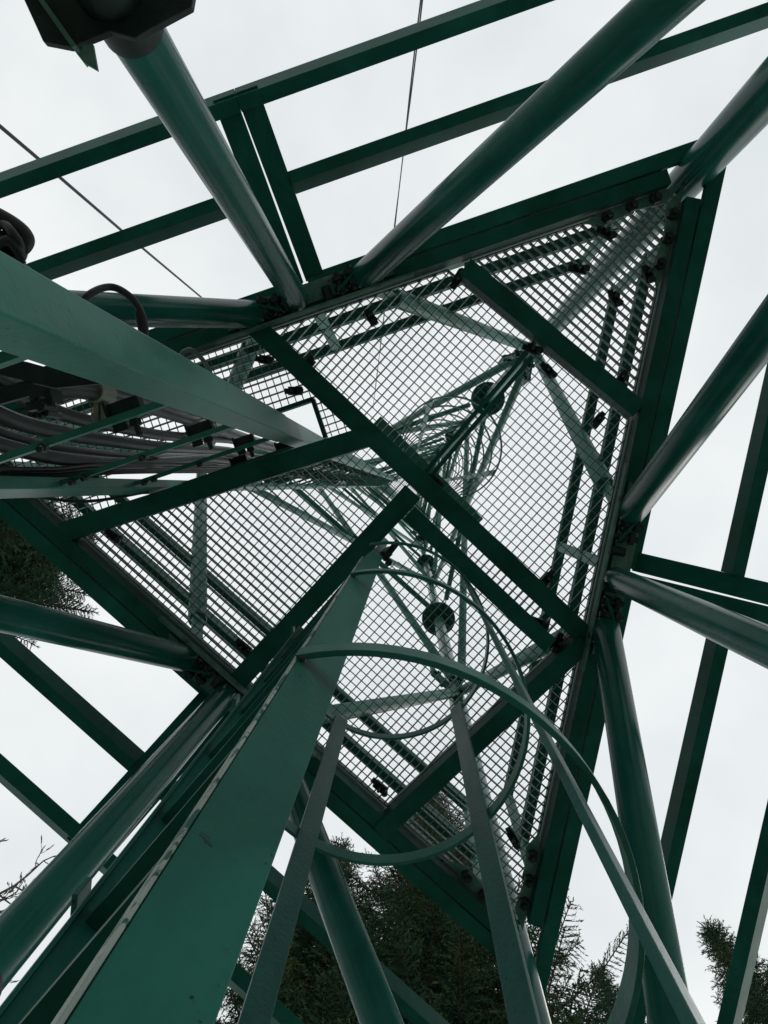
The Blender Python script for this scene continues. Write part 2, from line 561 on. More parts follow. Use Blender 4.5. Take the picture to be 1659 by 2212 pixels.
def grating(poly, ang, hole=None, pitch=0.0305, bear=0.003, cross=0.0036, zoff=0.0, cp=None, deep=0.026):
    m = MB()
    c = sum(poly, Vector((0, 0))) / len(poly)
    for k, (a, wd, z0, dz) in enumerate(((ang, bear, ZP + 0.042, deep), (ang + 90, cross, ZP + 0.0622, cross))):
        d = Vector((math.cos(R_(a)), math.sin(R_(a)))); nrm = Vector((-d.y, d.x))
        pt = pitch if k == 0 else (cp or pitch)
        N = int(3 / pt)
        for i in range(-N, N + 1):
            for p, q in segs(poly, hole, c + nrm * i * pt, d):
                m.bar(V(p.x, p.y, z0 + dz / 2 + zoff), V(q.x, q.y, z0 + dz / 2 + zoff), wd, dz)
    # banding bars round the panel
    for i in range(len(poly)):
        p, q = poly[i], poly[(i + 1) % len(poly)]
        if (q - p).length > 0.05:
            m.bar(V(p.x, p.y, ZP + 0.054 + zoff), V(q.x, q.y, ZP + 0.054 + zoff), 0.005, 0.03)
    return m.build('grating_panel', GRATE, plat)
b1, b2, b3, b4, b5, b6 = LINES
U = 41.6
pgA = clip(TRI, b4, sgn(b4, 1400, 600), 0.03)
mid = clip(clip(TRI, b4, sgn(b4, 900, 800), 0.03), b1, sgn(b1, 900, 800), 0.03)
pgT = clip(mid, b6, sgn(b6, 900, 800), 0.02)
pgR = clip(mid, b6, sgn(b6, 1200, 950), 0.02)
low = clip(TRI, b1, sgn(b1, 600, 1300), 0.03)
pgW = clip(low, b2, sgn(b2, 500, 850), 0.03)
rest = clip(low, b2, sgn(b2, 500, 1300), 0.03)
pgD = clip(rest, b3, sgn(b3, 500, 1200), 0.03)
rest2 = clip(rest, b3, sgn(b3, 900, 1400), 0.03)
pgH = clip(rest2, b5, sgn(b5, 900, 1400), 0.03)
pgB = clip(rest2, b5, sgn(b5, 1050, 1750), 0.03)
b7 = (xy(884, 1108), xy(1186, 1392))
pgH1 = clip(pgH, b7, sgn(b7, 900, 1400), 0.012)
pgH2 = clip(pgH, b7, sgn(b7, 1050, 1220), 0.012)
E1, E2 = Vector((0.949, -0.316)), Vector((0.316, 0.949))
def ev(a, b): return E1 * a + E2 * b
HOLE = [ev(-1.12, -0.445), ev(-0.25, -0.445), ev(-0.25, -0.20), ev(-1.12, -0.20)]
HATCH = [at(u, v, ZP).xy for u, v in ((835, 1105), (890, 1090), (880, 1215), (790, 1225))]
for pq in ((HOLE[0], HOLE[1]), (HOLE[1], ev(-0.25, -0.285))):
    m = MB(); m.bar(V(pq[0].x, pq[0].y, ZP + 0.05), V(pq[1].x, pq[1].y, ZP + 0.05), 0.016, 0.05)
    m.build('panel_edge_bar', GREEN_DK, plat)
grating(pgA, U, deep=0.03)
grating(pgT, U + 90)
grating(pgR, U + 90, deep=0.012)
grating(pgW, U - 60, HOLE)
grating(pgD, U, deep=0.032)
grating(pgH1, U + 90, HATCH, deep=0.014)
grating(pgH2, U + 90, deep=0.03, cp=0.06)
grating(pgB, U, deep=0.022)
# clips that hold the grating to the beams
CL = [(1310, 500, 30), (1402, 588, 70), (988, 602, -60), (662, 790, -50), (568, 775, 10), (632, 843, 0), (1185, 797, 50), (1296, 905, 130), (1346, 815, 120),
      (240, 1158, 30), (522, 1398, 40), (1185, 1250, 130), (1160, 1345, 20), (1207, 1388, 120), (818, 1702, 40), (1108, 1812, 60), (955, 1885, 80), (1150, 752, 20), (938, 1038, 40), (800, 682, 60), (1250, 578, 10), (1330, 640, 60)]
m = MB()
for (u, v, a) in CL:
    m = MB()
    c = at(u, v, ZP); d = V(math.cos(R_(a)), math.sin(R_(a)), 0)
    m.bar(c - d * 0.036 + V(0, 0, 0.03), c + d * 0.036 + V(0, 0, 0.03), 0.022, 0.006)
    nv = V(-d.y, d.x, 0) * 0.013
    m.bar(c - d * 0.02 + nv + V(0, 0, 0.02), c + d * 0.036 + nv + V(0, 0, 0.02), 0.006, 0.018)
    m.bar(c - d * 0.02 - nv + V(0, 0, 0.02), c + d * 0.036 - nv + V(0, 0, 0.02), 0.006, 0.018)
    m.hexb(c - V(0, 0, 0.035), V(0, 0, 1), 0.007, 0.07)
    m.hexb(c - V(0, 0, 0.012) + d * 0.03, V(0, 0, 1), 0.014, 0.016)
    m.build('grating_clip', BOLT, plat)

# ------------------------------------------------------------------ guard frames sloping down and out below the platform edge
K1, K2 = 0.256, 0.474
PO = {'rear': 0.0, 'right': 0.0, 'left': 0.018}
for nm, d in SIDES:
    n_ = V(math.cos(R_(d)), math.sin(R_(d)), 0)
    pd = (n_ + V(0, 0, -1)).normalized(); qd = (-n_ + V(0, 0, -1)).normalized()
    for s in (-1, 1):
        desc = {('rear', 1): 'green guard frame below the rear platform edge, crossed by a thick diagonal brace',
                ('rear', -1): 'green guard frame below the rear platform edge, on the cable ladder side',
                ('right', -1): 'green guard frame at the right, between its twin posts and the rear corner leg',
                ('right', 1): 'green guard frame at the right, on the ladder cage side of the twin posts',
                ('left', -1): 'green guard frame low in front of the spruces, passing behind the climbing ladder',
                ('left', 1): 'green guard frame at lower left, with bare twigs beyond'}[(nm, s)]
        fr = thing('guard_frame', sp(d, s * 0.9, 0.96, ZP), desc, 'guard frame', 'guard frames round the platform')
        # top rail, mitred at the corners
        m = MB()
        ao, ai = 0.992, 0.932
        m.plate([sp(d, s * 0.012, ao, 0), sp(d, s * ao * math.sqrt(3), ao, 0), sp(d, s * ai * math.sqrt(3), ai, 0), sp(d, s * 0.012, ai, 0)], ZP - 0.03, ZP + 0.0)
        m.plate([sp(d, s * 0.013, ao - 0.004, 0), sp(d, s * (ao - 0.004) * math.sqrt(3), ao - 0.004, 0), sp(d, s * (ao - 0.012) * math.sqrt(3), ao - 0.012, 0), sp(d, s * 0.013, ao - 0.012, 0)], ZP + 0.002, ZP + 0.05)
        m.build('top_rail', GREEN, fr, 0.002)
        for nm2, k, mt in (('middle_rail', K1, GREEN), ('outer_rail', K2, GREEN)):
            m = MB(); aa = 0.99 + k; zz = ZP - k
            x0, x1 = PO[nm] + s * (0.077 if nm2 == 'middle_rail' else 0.0006), s * (aa * math.sqrt(3) - 0.03)
            A, B = sp(d, x0, aa, zz), sp(d, x1, aa, zz)
            if nm2 == 'middle_rail':          # upright on its edge: dark underside, paler inner face
                m.bar(A, B, 0.044, 0.100)
            else:                             # tilted with the frame
                P = [A + pd * a_ + qd * b_ for a_, b_ in ((-0.024, -0.045), (0.024, -0.045), (0.024, 0.045), (-0.024, 0.045))]
                m.prism(P, [p + (B - A) for p in P])
            m.build(nm2, mt, fr, 0.0015)
        m = MB()
        e_ = V(-n_.y, n_.x, 0)
        A1, B1 = sp(d, PO[nm] + s * 0.0425, 0.99, ZP - 0.002) + qd * 0.02, sp(d, PO[nm] + s * 0.0385, 0.99 + K2 + 0.022, ZP - K2 - 0.022) + qd * 0.02
        hw = 0.037
        P = [A1 - e_ * hw, A1 + e_ * hw, A1 + e_ * hw + qd * 0.009, A1 - e_ * hw + qd * 0.009]
        m.prism(P, [p + (B1 - A1) for p in P])
        P = [A1 - e_ * (hw - 0.002) * s - qd * 0.05, A1 - e_ * (hw - 0.009) * s - qd * 0.05, A1 - e_ * (hw - 0.009) * s - qd * 0.001, A1 - e_ * (hw - 0.002) * s - qd * 0.001]
        m.prism(P, [p + (B1 - A1) * 0.86 for p in P])
        m.build('post', GREEN, fr, 0.0015)

# ------------------------------------------------------------------ railings standing on the platform
for nm, d in SIDES:
    lab = {'rear': 'green two-rail railing standing on the rear platform edge, seen through the grating',
           'right': 'green two-rail railing standing on the right platform edge, seen through the grating',
           'left': 'green two-rail railing standing on the left platform edge, seen through the grating'}[nm]
    rl = thing('railing', sp(d, 0, 0.9, ZP + 0.08), lab, 'railing', 'railings on the platform')
    for z, nm2 in ((ZP + 0.55, 'knee_rail'), (ZP + 1.1, 'top_rail')):
        for s in (-1, 1):
            m = MB()
            p, q = sp(d, s * 0.004, 0.90, z), sp(d, s * 1.40, 0.90, z)
            m.bar(p, q, 0.006, 0.055)
            m.bar(p, q, 0.052, 0.006, V(0, 0, 1), (s * 0.029, 0.03))
            m.build(nm2, GREEN_DK, rl)
    for t in (0.0, -1.36, 1.36):
        m = MB()
        m.bar(sp(d, t, 0.905, ZP + 0.06), sp(d, t, 0.905, ZP + 1.15), 0.05, 0.008, V(math.cos(R_(d)), math.sin(R_(d)), 0))
        m.bar(sp(d, t, 0.925, ZP + 0.06), sp(d, t, 0.925, ZP + 1.13), 0.008, 0.04, V(math.cos(R_(d)), math.sin(R_(d)), 0))
        m.build('post', PALE, rl)

# ------------------------------------------------------------------ caged climbing ladder
CC = Vector((-0.066, 0.552))
RH = 0.35
AXA = 45.6
AX = Vector((math.cos(R_(AXA)), math.sin(R_(AXA))))
LD = Vector((-AX.y, AX.x))
P1 = CC + Vector((math.cos(R_(AXA - 147.2)), math.sin(R_(AXA - 147.2)))) * RH
P2 = Vector((-0.395, 0.512))
LD = (P2 - P1).normalized()
AX = Vector((LD.y, -LD.x))
lad = thing('caged_ladder', V(P1.x, P1.y, GZ), 'close-up green climbing ladder with safety cage hoops rising to the platform hatch', 'ladder')
def sec(o, pts): return [o + AX * a + LD * b for a, b in pts]
m = MB()
m.extr(sec(P1, [(0.003, 0.0), (0.062, 0.0), (0.062, 0.008), (0.003, 0.008)]), GZ, 2.25)
s0 = sec(P1, [(0.003, 0.0), (0.062, 0.0), (0.062, 0.008), (0.003, 0.008)])
s1 = sec(P1, [(0.026, 0.0), (0.062, 0.0), (0.062, 0.008), (0.026, 0.008)])
m.prism([V(a.x, a.y, 2.2505) for a in s0], [V(a.x, a.y, 2.9) for a in s1])
m.extr(s1, 2.9005, 3.5)
st = m.build('stringer', LADDER, lad, 0.0012)
m = MB(); m.extr(sec(P1, [(-0.0005, 0.0005), (0.0025, 0.0005), (0.0025, 0.016), (-0.0005, 0.016)]), GZ, 2.3)
m.build('flange_edge', WORN, st, 0.0015)
m = MB(); m.extr(sec(P2, [(0.0, -0.008), (0.058, -0.008), (0.058, 0.0), (0.0, 0.0)]), GZ, 2.75)
m.extr(sec(P2, [(-0.0055, -0.022), (-0.0005, -0.022), (-0.0005, 0.0), (-0.0055, 0.0)]), GZ, 2.7)
m.build('stringer', GREEN_DK, lad, 0.0015)
z = -1.35
while z < 2.7:
    m = MB()
    a, b = P1 + AX * 0.024 + LD * 0.009, P2 + AX * 0.024 - LD * 0.009
    m.bar(V(a.x, a.y, z), V(b.x, b.y, z), 0.024, 0.022)
    m.build('rung', GREEN_DK, lad)
    z += 0.28
hoops = [0.946, 1.804 + 0.02, 2.736]
for z in [0.946 - 0.9] + hoops:
    m = MB(); N = 72
    a0, a1 = AXA - 147.2, AXA + 142.0
    r0, r1, hh = RH - 0.004, RH + 0.004, 0.022
    b0 = len(m.v)
    for i in range(N + 1):
        th = R_(a0 + (a1 - a0) * i / N); c = V(math.cos(th), math.sin(th), 0)
        for rr, dz in ((r0, -hh), (r1, -hh), (r1, hh), (r0, hh)):
            m.v.append(tuple(V(CC.x, CC.y, z + dz) + c * rr))
    for i in range(N):
        for k in range(4):
            j = (k + 1) % 4
            m.face((b0 + i * 4 + k, b0 + i * 4 + j, b0 + i * 4 + 4 + j, b0 + i * 4 + 4 + k), False)
    m.face((b0 + 3, b0 + 2, b0 + 1, b0)); e = b0 + N * 4; m.face((e, e + 1, e + 2, e + 3))
    m.build('cage_hoop', HOOP, lad, 0.001)
RUST = painted('rusty_weld', (0.010, 0.018, 0.010), (0.030, 0.026, 0.014), 0.7, 40)
for z in hoops:
    m = MB()
    q0 = P1 + AX * 0.008 - LD * 0.004
    wob = [V(q0.x + random.uniform(-.0015, .0015), q0.y + random.uniform(-.0015, .0015), z + k * 0.004) for k in range(-6, 7)]
    m.tube(wob, [0.0025 + random.uniform(0, 0.0022) for _ in wob], 8)
    m.build('weld_bead', RUST, lad)
for a in (-33.6, 45.6, 121.1):
    m = MB()
    d = V(math.cos(R_(a)), math.sin(R_(a)), 0); t = V(-d.y, d.x, 0)
    c = V(CC.x, CC.y, 0) + d * (RH - 0.0095)
    q_ = [(c + d * x + t * y).xy for x, y in ((-0.005, -0.025), (0.005, -0.025), (0.005, 0.025), (-0.005, 0.025))]
    lean = -0.030 if a < 0 else 0.0           # this bar is bent a little inwards towards its foot
    m.prism([V(k.x + lean, k.y, 0.0) for k in q_], [V(k.x, k.y, 2.76) for k in q_])
    m.build('cage_bar', BAR, lad, 0.0015)
# bracket from the ladder head to the hatch beam
m = MB()
p = V(P1.x, P1.y, 2.72) + V(AX.x, AX.y, 0) * 0.062
m.bar(p, p + V(0.02, -0.008, 0.14), 0.035, 0.010); m.bar(p + V(0.01, 0.0, 0.0), p + V(0.045, -0.04, 0.08), 0.022, 0.03)
m.hexb(p + V(0.02, 0.02, -0.02), V(0, 0, 1), 0.014, 0.03)
m.build('head_bracket', BOLT, lad)

# ------------------------------------------------------------------ upper caged ladder, above the platform
UC = Vector((0.287, -0.263))
UA = -42.0
ul = thing('caged_ladder', V(UC.x - 0.2, UC.y + 0.2, 4.6), 'distant caged ladder above the platform, its round hoops shrinking towards the tower top', 'ladder')
UX = Vector((math.cos(R_(UA)), math.sin(R_(UA)))); UY = Vector((-UX.y, UX.x))
for s in (-1, 1):
    m = MB(); c = UC - UX * 0.30 + UY * 0.2 * s
    m.extr([c, c + UX * 0.05, c + UX * 0.05 + UY * 0.01, c + UY * 0.01], 4.7, 40)
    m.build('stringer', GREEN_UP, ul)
m = MB()
z = 4.9; nr = 0
while nr < 90:
    m = MB()
    a, b = UC - UX * 0.28 - UY * 0.19, UC - UX * 0.28 + UY * 0.2
    m.bar(V(a.x, a.y, z), V(b.x, b.y, z), 0.02, 0.02)
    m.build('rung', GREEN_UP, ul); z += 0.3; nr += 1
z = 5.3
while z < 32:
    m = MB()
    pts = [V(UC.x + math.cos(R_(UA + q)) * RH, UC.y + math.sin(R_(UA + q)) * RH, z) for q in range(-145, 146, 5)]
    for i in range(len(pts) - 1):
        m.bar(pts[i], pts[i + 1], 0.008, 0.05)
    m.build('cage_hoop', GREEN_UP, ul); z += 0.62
for q in (-72, 0, 72, -128, 128):
    m = MB()
    d = V(math.cos(R_(UA + q)), math.sin(R_(UA + q)), 0); t = V(-d.y, d.x, 0)
    c = V(UC.x, UC.y, 0) + d * (RH - 0.008)
    m.extr([(c + d * x + t * y).xy for x, y in ((-0.004, -0.022), (0.004, -0.022), (0.004, 0.022), (-0.004, 0.022))], 5.28, 32)
    m.build('cage_bar', PALE, ul)
m = MB()
m.bar(at(815, 908, 5.2), at(1035, 1128, 5.2), 0.07, 0.07)
m.build('support_beam', PALE, ul)

# ------------------------------------------------------------------ cable ladder
SC = 1.9
cl = thing('cable_ladder', V(*(ev(-0.65, -0.3)), GZ), 'pale green cable ladder with flat rungs carrying thick black feeder cables', 'cable ladder')
def esec(pts): return [ev(a * SC, b * SC) for a, b in pts]
m = MB()
m.extr(esec([(-0.208, -0.155), (-0.1755, -0.155), (-0.1755, -0.1987), (-0.208, -0.1987)]), GZ, 2.72)
m.extr(esec([(-0.207, -0.156), (-0.1765, -0.156), (-0.1765, -0.1977), (-0.207, -0.1977)]), 2.724, 30)
m.build('stringer', PALE, cl, 0.003)
m = MB()
m.extr(esec([(-0.519, -0.155), (-0.4755, -0.155), (-0.4755, -0.173), (-0.519, -0.173)]), GZ, 3.35)
m.extr(esec([(-0.518, -0.156), (-0.4765, -0.156), (-0.4765, -0.172), (-0.518, -0.172)]), 3.354, 30)
m.build('stringer', PALE, cl, 0.003)
z = 2.09 - 0.57 * 6
rz = []
while z < 24:
    m = MB()
    a, b = ev(-0.474 * SC, -0.163 * SC), ev(-0.209 * SC, -0.163 * SC)
    m.bar(V(a.x, a.y, z), V(b.x, b.y, z), 0.014, 0.020)
    m.build('rung', PALE, cl); rz.append(z); z += 0.57
# clamps on the rungs
for k, z in enumerate(rz):
    if not (0.9 < z < 12): continue
    ex, ey = V(E1.x, E1.y, 0), V(E2.x, E2.y, 0)
    for fr in ((0.80,) if z < 2.9 else (0.9, 0.5)):
        m = MB()
        e1 = (-0.4755 + (0.2675) * fr) * SC
        c = ev(e1, -0.176 * SC); c = V(c.x, c.y, z + 0.03)
        m.bar(c - ex * 0.036, c + ex * 0.036, 0.030, 0.008)
        m.bar(c - ex * 0.034 - ey * 0.02, c - ex * 0.034 + ey * 0.028, 0.006, 0.030)
        m.bar(c + ex * 0.034 - ey * 0.02, c + ex * 0.034 + ey * 0.028, 0.006, 0.030)
        m.bar(c - ex * 0.034 + ey * 0.030, c - ex * 0.005 + ey * 0.030, 0.03, 0.008)
        m.hexb(c + ex * 0.012 - ey * 0.01, ey, 0.007, 0.075)
        m.hexb(c + ex * 0.012 + ey * 0.03, ey, 0.013, 0.014)
        m.build('cable_clamp', BOLT, cl)
    if z < 2.9:
        for fr in (0.08, 0.15, 0.48):
            c = ev((-0.4755 + 0.2675 * fr) * SC, -0.163 * SC); c = V(c.x, c.y, z - 0.02)
            m = MB(); m.tube([c + ey * 0.010, c - V(0, 0, 0.022) + ey * 0.014], 0.0065, 12)
            m.hexb(c + ey * 0.010 - V(0, 0, 0.008), V(0, 0, 1), 0.010, 0.014)
            m.build('rung_bolt', BOLT, cl)

# ------------------------------------------------------------------ feeder cables
def smooth(pts, n=8):
    pts = [Vector(p) for p in pts]; o = []
    P = [pts[0] * 2 - pts[1]] + pts + [pts[-1] * 2 - pts[-2]]
    for i in range(1, len(P) - 2):
        for k in range(n):
            t = k / n; a, b, c, d = P[i - 1], P[i], P[i + 1], P[i + 2]
            o.append(0.5 * ((2 * b) + (c - a) * t + (2 * a - 5 * b + 4 * c - d) * t * t + (3 * b - a - 3 * c + d) * t ** 3))
    o.append(pts[-1]); return o
def cable(ray_pts, Rr, rad, label, group, mt=CABLE, zend=15, nseg=18):
    """ray_pts: image points along the run, Rr: distance from the camera's vertical"""
    pts = []
    for i, (u, v) in enumerate(ray_pts):
        d = at(u, v, 1.0); r = math.hypot(d.x, d.y)
        pts.append(d * (Rr / r))
    first, last = pts[0], pts[-1]
    low = first + (first - pts[1]) * 0.5; low.z = min(low.z, first.z - 0.3)
    pts = [V(low.x, low.y, GZ + 0.05), low] + pts
    z = last.z + 0.8
    while z < zend:
        pts.append(V(last.x + random.uniform(-0.02, 0.02), last.y + random.uniform(-0.012, 0.012), z)); z += 1.1
    m = MB(); m.tube(smooth(pts, 6), rad, nseg)
    o = m.build('feeder_cable', mt)
    return tag(o, label, 'cable', group)
GC = 'feeder cables on the cable ladder'
cable([(-60, 770), (20, 808), (113, 834), (208, 847), (342, 884), (480, 930)], 0.90, 0.026, 'thickest black feeder cable, running tight along the upper stringer through a pale clamp ring', GC)
cable([(20, 850), (101, 882), (175, 906), (253, 922), (357, 941), (494, 950)], 0.93, 0.019, 'thick ribbed black feeder cable just below the thickest one on the cable ladder', GC)
cable([(-60, 872), (40, 912), (130, 934), (208, 948), (357, 966), (494, 974)], 0.97, 0.021, 'thick ribbed black feeder cable in the middle of the cable ladder', GC)
cable([(-60, 915), (40, 948), (149, 972), (320, 988), (494, 985)], 1.05, 0.015, 'ribbed black feeder cable tucked beneath the middle one on the cable ladder', GC)
cable([(-60, 946), (40, 972), (149, 993), (300, 1001), (460, 992)], 1.0, 0.020, 'lowest thick ribbed black feeder cable on the cable ladder', GC)
LT = 'thin dark cable bundled beside the lower stringer of the cable ladder'
for k, dy in enumerate((-6, 0, 5, 9, 13)):
    cable([(0, 1018 + dy), (120, 1018 + dy + (k % 3) * 2), (268, 1008 + dy), (494, 1012 + dy * 0.7)], 0.98 + 0.012 * k, 0.0055, LT, 'thin cables by the lower stringer', WIRE, 20, 8)
for k, (dy, rr) in enumerate(((0, 1.08), (9, 1.06))):
    cable([(-30, 955 + dy), (120, 978 + dy), (268, 990 + dy), (494, 992 + dy)], rr, 0.0065, 'slim pale grey cable threading between the thick ribbed feeder cables', 'slim pale cables', CORD, 16, 8)
m = MB()
pc = at(214, 848, 1); pc = pc * (0.90 / math.hypot(pc.x, pc.y))
m.tube([pc - V(0, 0, 0.05), pc + V(0, 0, 0.05)], 0.032, 24)
m.bar(pc + V(0.0, 0.03, -0.0), pc + V(0.0, 0.085, 0.0), 0.012, 0.05)
m.bar(pc + V(0.02, 0.03, -0.0), pc + V(0.02, 0.085, 0.0), 0.012, 0.05)
m.hexb(pc + V(-0.02, 0.065, 0), V(1, 0, 0), 0.012, 0.06)
tag(m.build('cable_clamp_ring', PLASTIC), 'pale clamp ring with a bolted lug around the thickest feeder cable', 'clamp')

# loops and loose cords near the upper stringer
m = MB(); z = 2.55
m.tube(smooth([at(140, 705, 1.45), at(185, 642, 1.45), at(240, 620, 1.5), at(288, 648, 1.5), at(312, 700, 1.5), at(310, 760, 1.5)], 8), 0.0072, 12)
tag(m.build('cable_loop', WIRE), 'black cable bent in a half loop above the upper stringer of the cable ladder', 'cable')
m = MB()
m.tube(smooth([at(296, 673, 1.5), at(301, 700, 1.5), at(309, 740, 1.5)], 6), 0.005, 8)
tag(m.build('cable_end', WIRE), 'short black cable end sticking up inside the half loop', 'cable')
m = MB()
m.tube(smooth([at(385, 775, 2.8), at(397, 760, 2.8), at(415, 757, 2.8), at(440, 780, 2.85), at(458, 812, 2.9)], 8), 0.009, 8)
tag(m.build('cord_loop', CORD), 'pale cord looped over the upper stringer just below the grating', 'cord')
m = MB()
m.tube(smooth([at(60, 1070, 2.6), at(150, 1082, 2.65), at(220, 1080, 2.75), at(320, 1062, 2.9)], 6), 0.006, 8)
tag(m.build('loose_cable', WIRE), 'thin black cable sagging beneath the lower stringer of the cable ladder', 'cable')
# strapped connector on the outside of the upper stringer
z = 0.98
cn = thing('cable_connector', at(20, 520, z), 'dark strapped cable connector with a loop on the outside of the upper stringer', 'connector')
m = MB()
m.tube(smooth([at(-60, 440, z), at(0, 468, z), at(38, 492, z), at(56, 512, z), at(54, 528, z), at(38, 540, z), at(22, 530, z)], 6), 0.010, 12)
m.build('strap', WIRE, cn)
m = MB()
m.tube([at(-70, 470, z), at(4, 540, z)], [0.020, 0.017], 18)
m.tube([at(4, 530, z), at(18, 556, z)], [0.021, 0.018], 14)
m.tube([at(22, 540, z), at(50, 546, z)], [0.016, 0.012], 12)
m.tube([at(14, 548, z + .01), at(40, 560, z + .01)], [0.014, 0.010], 12)
m.hexb(at(28, 500, z), V(0.4, 0.2, 1), 0.012, 0.02)
m.hexb(at(10, 512, z - .02), V(-0.3, 0.6, 1), 0.014, 0.018)
m.tube(smooth([at(-40, 500, z - .02), at(6, 486, z - .02), at(30, 508, z - .03), at(44, 536, z - .02), at(24, 562, z)], 5), 0.006, 8)
m.tube(smooth([at(-30, 560, z - .01), at(14, 520, z - .03), at(44, 552, z - .02), at(30, 574, z)], 5), 0.007, 8)
m.bar(at(16, 560, z), at(46, 570, z), 0.012, 0.02)
m.build('connector_body', WIRE, cn)
m = MB()
m.bar(at(-40, 545, z), at(42, 592, z), 0.03, 0.05)
m.build('base_block', GREEN, cn, 0.004)
# bracket joining the cable ladder to the tower, dark plate at the left
br = MB()
br.plate([at(-40, 760, 1.25), at(60, 782, 1.25), at(225, 828, 1.25), at(120, 838, 1.25), at(-40, 800, 1.25)], 1.25, 1.258)
br.plate([at(56, 826, 1.2), at(108, 838, 1.2), at(114, 868, 1.2), at(84, 852, 1.2), at(66, 872, 1.2)], 1.2, 1.24)
br.bar(at(62, 880, 1.21), at(114, 868, 1.21), 0.014, 0.016)
br.hexb(at(86, 878, 1.18), V(0, 0, 1), 0.008, 0.05)
br.hexb(at(98, 892, 1.19), V(0, 0, 1), 0.006, 0.05)
br.bar(at(90, 876, 1.2), at(100, 898, 1.2), 0.006, 0.02)
br.bar(at(-40, 868, 1.26), at(75, 836, 1.26), 0.026, 0.012)
tag(br.build('ladder_bracket', BOLT), 'dark bolted bracket under the upper stringer of the cable ladder, at the left picture edge', 'bracket')

# ------------------------------------------------------------------ wires
m = MB(); m.tube([at(-60, 222, 3.3), at(70, 332, 3.9), at(265, 500, 5.4), at(450, 655, 9)], 0.0095, 8)
tag(m.build('stay_cable', WIRE), 'taut black cable crossing the sky behind the rear guard frame at left', 'cable')
m = MB()
A, B = at(925, -120, 6.0), at(806, 880, 26)
for s in (-1, 1):
    pts = [A.lerp(B, t / 20) + V(s * (0.004 + 0.005 * math.sin(t * 1.3)), 0, 0) for t in range(21)]
    m.tube(pts, 0.0075, 6)
tag(m.build('twisted_wire', WIRE), 'thin twisted pair of wires hanging from the tower top past the rear guard frame', 'wire')

# ------------------------------------------------------------------ upper rest platform, far up
up = thing('platform', TC + V(0, 0, 25.5), 'small far-off platform high in the tower, near the vanishing point', 'platform')
tri = [pol(d, 1.5, 0) for d in LEGA]
for i in range(3):
    m = MB(); p, q = tri[i], tri[(i + 1) % 3]
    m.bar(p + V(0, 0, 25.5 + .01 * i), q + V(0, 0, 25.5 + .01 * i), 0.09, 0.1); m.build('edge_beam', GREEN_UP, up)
m = MB()
pg = [p.xy for p in tri]
for a, zz in ((U, 0), (U + 90, 0.05)):
    d = Vector((math.cos(R_(a)), math.sin(R_(a)))); nrm = Vector((-d.y, d.x))
    for i in range(-40, 41):
        for p, q in segs(pg, None, TC.xy + nrm * i * 0.06, d):
            m.bar(V(p.x, p.y, 25.6 + zz), V(q.x, q.y, 25.6 + zz), 0.012, 0.03)
m.build('grating_panel', GRATE, up)

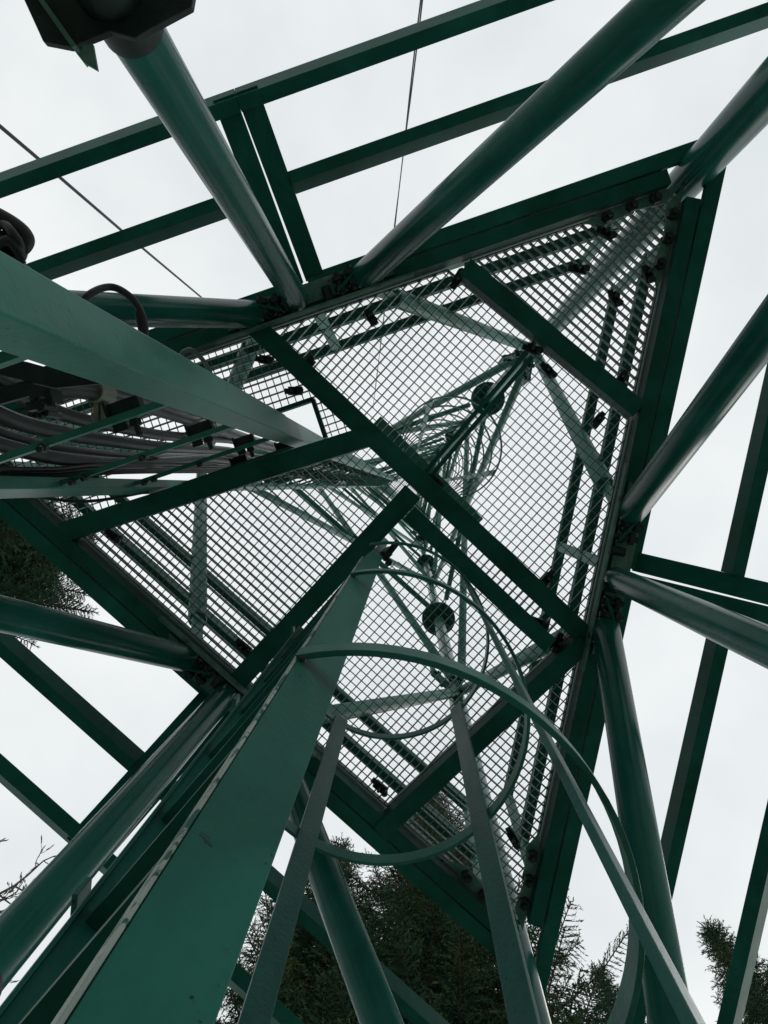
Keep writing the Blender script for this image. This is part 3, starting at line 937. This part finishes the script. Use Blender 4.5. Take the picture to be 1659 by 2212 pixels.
# ------------------------------------------------------------------ trees
def spruce(apex, slope, seed, label, rmax=3.2, zmin=2.0, dens=1.0):
    rnd = random.Random(seed)
    ax, ay, az = apex
    t = thing('spruce_tree', (ax, ay, GZ), label, 'tree', 'spruce trees round the tower')
    trunk = MB(); crown = MB()
    H = az - GZ
    trunk.tube([V(ax, ay, GZ - 0.1), V(ax, ay, GZ + H * 0.5), V(ax, ay, az - 0.05)], [H * 0.011, H * 0.006, 0.008], 10)
    def tri(a, b, c):
        k = len(crown.v); crown.v += [tuple(a), tuple(b), tuple(c)]; crown.face((k, k + 1, k + 2))
    def spray(p, d, ln):
        """a needled twig"""
        cnt = max(6, int(ln / 0.0105 * dens))
        g_ = V(0, 0, -0.35 * ln)
        sv = d.cross(V(rnd.uniform(-1, 1), rnd.uniform(-1, 1), 1.0)).normalized()
        up_ = sv.cross(d)
        for i in range(cnt):
            f = i / cnt
            c = p + d * ln * f + g_ * f * f
            th = rnd.uniform(0, 6.283)
            nd = (sv * math.cos(th) + up_ * math.sin(th) + d * 0.9).normalized()
            l2 = rnd.uniform(0.028, 0.05)
            wv = nd.cross(d); 
            if wv.length < 1e-4: continue
            wv.normalize(); wv *= rnd.uniform(0.006, 0.010)
            tri(c - wv, c + wv, c + nd * l2)
        e = p + d * ln + g_
        wv = sv * 0.006
        tri(p - wv, p + wv, e)
    dep = 0.05
    while az - dep > zmin:
        h = az - dep
        nb = rnd.randint(8, 11)
        a0 = rnd.uniform(0, 6.28)
        for b in range(nb):
            ang = a0 + b * 6.283 / nb + rnd.uniform(-0.3, 0.3)
            ln = min(rmax, slope * dep + 0.12) * rnd.uniform(0.7, 1.12)
            out = V(math.cos(ang), math.sin(ang), 0)
            droop = 0.15 + 0.12 * min(1, dep / 5)
            def pos(s): return V(ax, ay, h) + out * ln * s + V(0, 0, ln * (-droop * math.sin(s * 2.4) * 1.3 + 0.16 * s * s + (0.25 * s if dep < 0.8 else 0)))
            prev = pos(0)
            crown_pts = [pos(s / 5) for s in range(6)]
            trunk.tube(crown_pts, [0.006 + ln * 0.006 * (1 - s / 5) for s in range(6)], 4, False)
            s = 0.06 if ln < 0.8 else 0.12
            stp = 0.038 / max(ln, 0.15) / dens
            while s < 1.0:
                p = pos(s); dd = (pos(min(1, s + 0.05)) - pos(s - 0.03)).normalized()
                for sg in (-1, 1):
                    sd = V(-out.y, out.x, 0) * sg
                    l2 = (0.12 + 0.42 * min(ln, 1.6) * (1 - s) ** 0.7 * 0.6) * rnd.uniform(0.5, 1.15)
                    d2 = (sd * rnd.uniform(0.6, 1.0) + dd * 0.75 + V(0, 0, rnd.uniform(-0.55, 0.05))).normalized()
                    spray(p, d2, l2)
                    if l2 > 0.3:
                        for q in range(int(l2 / 0.07)):
                            f = rnd.uniform(0.2, 0.95)
                            p3 = p + d2 * l2 * f + V(0, 0, -0.35 * l2 * f * f)
                            spray(p3, (d2 * 0.4 + V(rnd.uniform(-.6, .6), rnd.uniform(-.6, .6), rnd.uniform(-1, 0.1))).normalized(), rnd.uniform(0.10, 0.26))
                s += stp * rnd.uniform(0.8, 1.3)
            spray(pos(0.97), (pos(1) - pos(0.9)).normalized(), 0.14)
        dep += rnd.uniform(0.16, 0.26) * (1 + min(dep, 6) * 0.12)
    spray(V(ax, ay, az - 0.25), V(0, 0, 1), 0.35)
    trunk.build('trunk', BARK, t)
    crown.build('crown', NEEDLE, t)
    return t
spruce(at(930, 1715, 15.5), 0.30, 3, 'dense dark spruce directly behind the lowest platform corner and the ladder cage', 2.2, 4.5, 0.85)
spruce(at(735, 1830, 13.0), 0.34, 5, 'dense spruce beyond the guard frame, just right of the climbing ladder', 2.3, 4.5, 0.8)
spruce(at(1290, 2095, 15.0), 0.17, 8, 'small slim spruce tip at the bottom edge, left of the wide cage bar', 1.0, 9)
spruce(at(1530, 2005, 13.5), 0.24, 11, 'ragged spruce rising at the lower right corner behind the guard frame', 1.5, 7)
spruce(at(185, 1165, 14.0), 0.42, 17, 'big dark spruce at the left edge, reaching behind the platform corner', 2.8, 9.3)

def bare_tree(base, hgt, seed, label):
    rnd = random.Random(seed)
    t = thing('bare_tree', (base[0], base[1], GZ), label, 'tree')
    tr = MB(); tw = MB()
    tr.tube([V(base[0], base[1], GZ - 0.1), V(base[0] + 0.1, base[1], GZ + hgt * 0.5), V(base[0], base[1] + 0.1, GZ + hgt)], [0.11, 0.07, 0.015], 10)
    def grow(p, d, ln, r, lev):
        pts = [p]; c = p
        for i in range(4):
            d = (d + V(rnd.uniform(-.4, .4), rnd.uniform(-.4, .4), rnd.uniform(-.15, .25))).normalized()
            c = c + d * ln / 4; pts.append(c)
        tw.tube(pts, [r, r * 0.85, r * 0.7, r * 0.6, r * 0.5], 5, True)
        if lev > 0:
            for i in (1, 2, 3, 4):
                dd = (d * 0.7 + V(rnd.uniform(-1, 1), rnd.uniform(-1, 1), rnd.uniform(-.5, .6)) * 0.9).normalized()
                grow(pts[i], dd, ln * rnd.uniform(0.4, 0.65), max(r * 0.55, 0.0028), lev - 1)
        else:
            for i in (2, 3, 4):
                tw.tube([pts[i], pts[i] + d * 0.012 + V(0, 0, .01), pts[i] + d * 0.03 + V(0, 0, .02)], [0.003, 0.006, 0.002], 5)
    z = GZ + hgt * 0.35
    while z < GZ + hgt:
        a = rnd.uniform(0, 6.28)
        grow(V(base[0], base[1], z), V(math.cos(a), math.sin(a), rnd.uniform(0.3, 0.8)).normalized(), (1.9 * (1 - (z - GZ) / hgt) + 0.5), 0.018, 3)
        z += rnd.uniform(0.22, 0.38)
    tr.build('trunk', TWIG, t); tw.build('crown', TWIG, t)
bp = at(-75, 1985, 7.0)
bare_tree((bp.x, bp.y), 9.0, 4, 'leafless tree with fine budded twigs at the lower left edge')
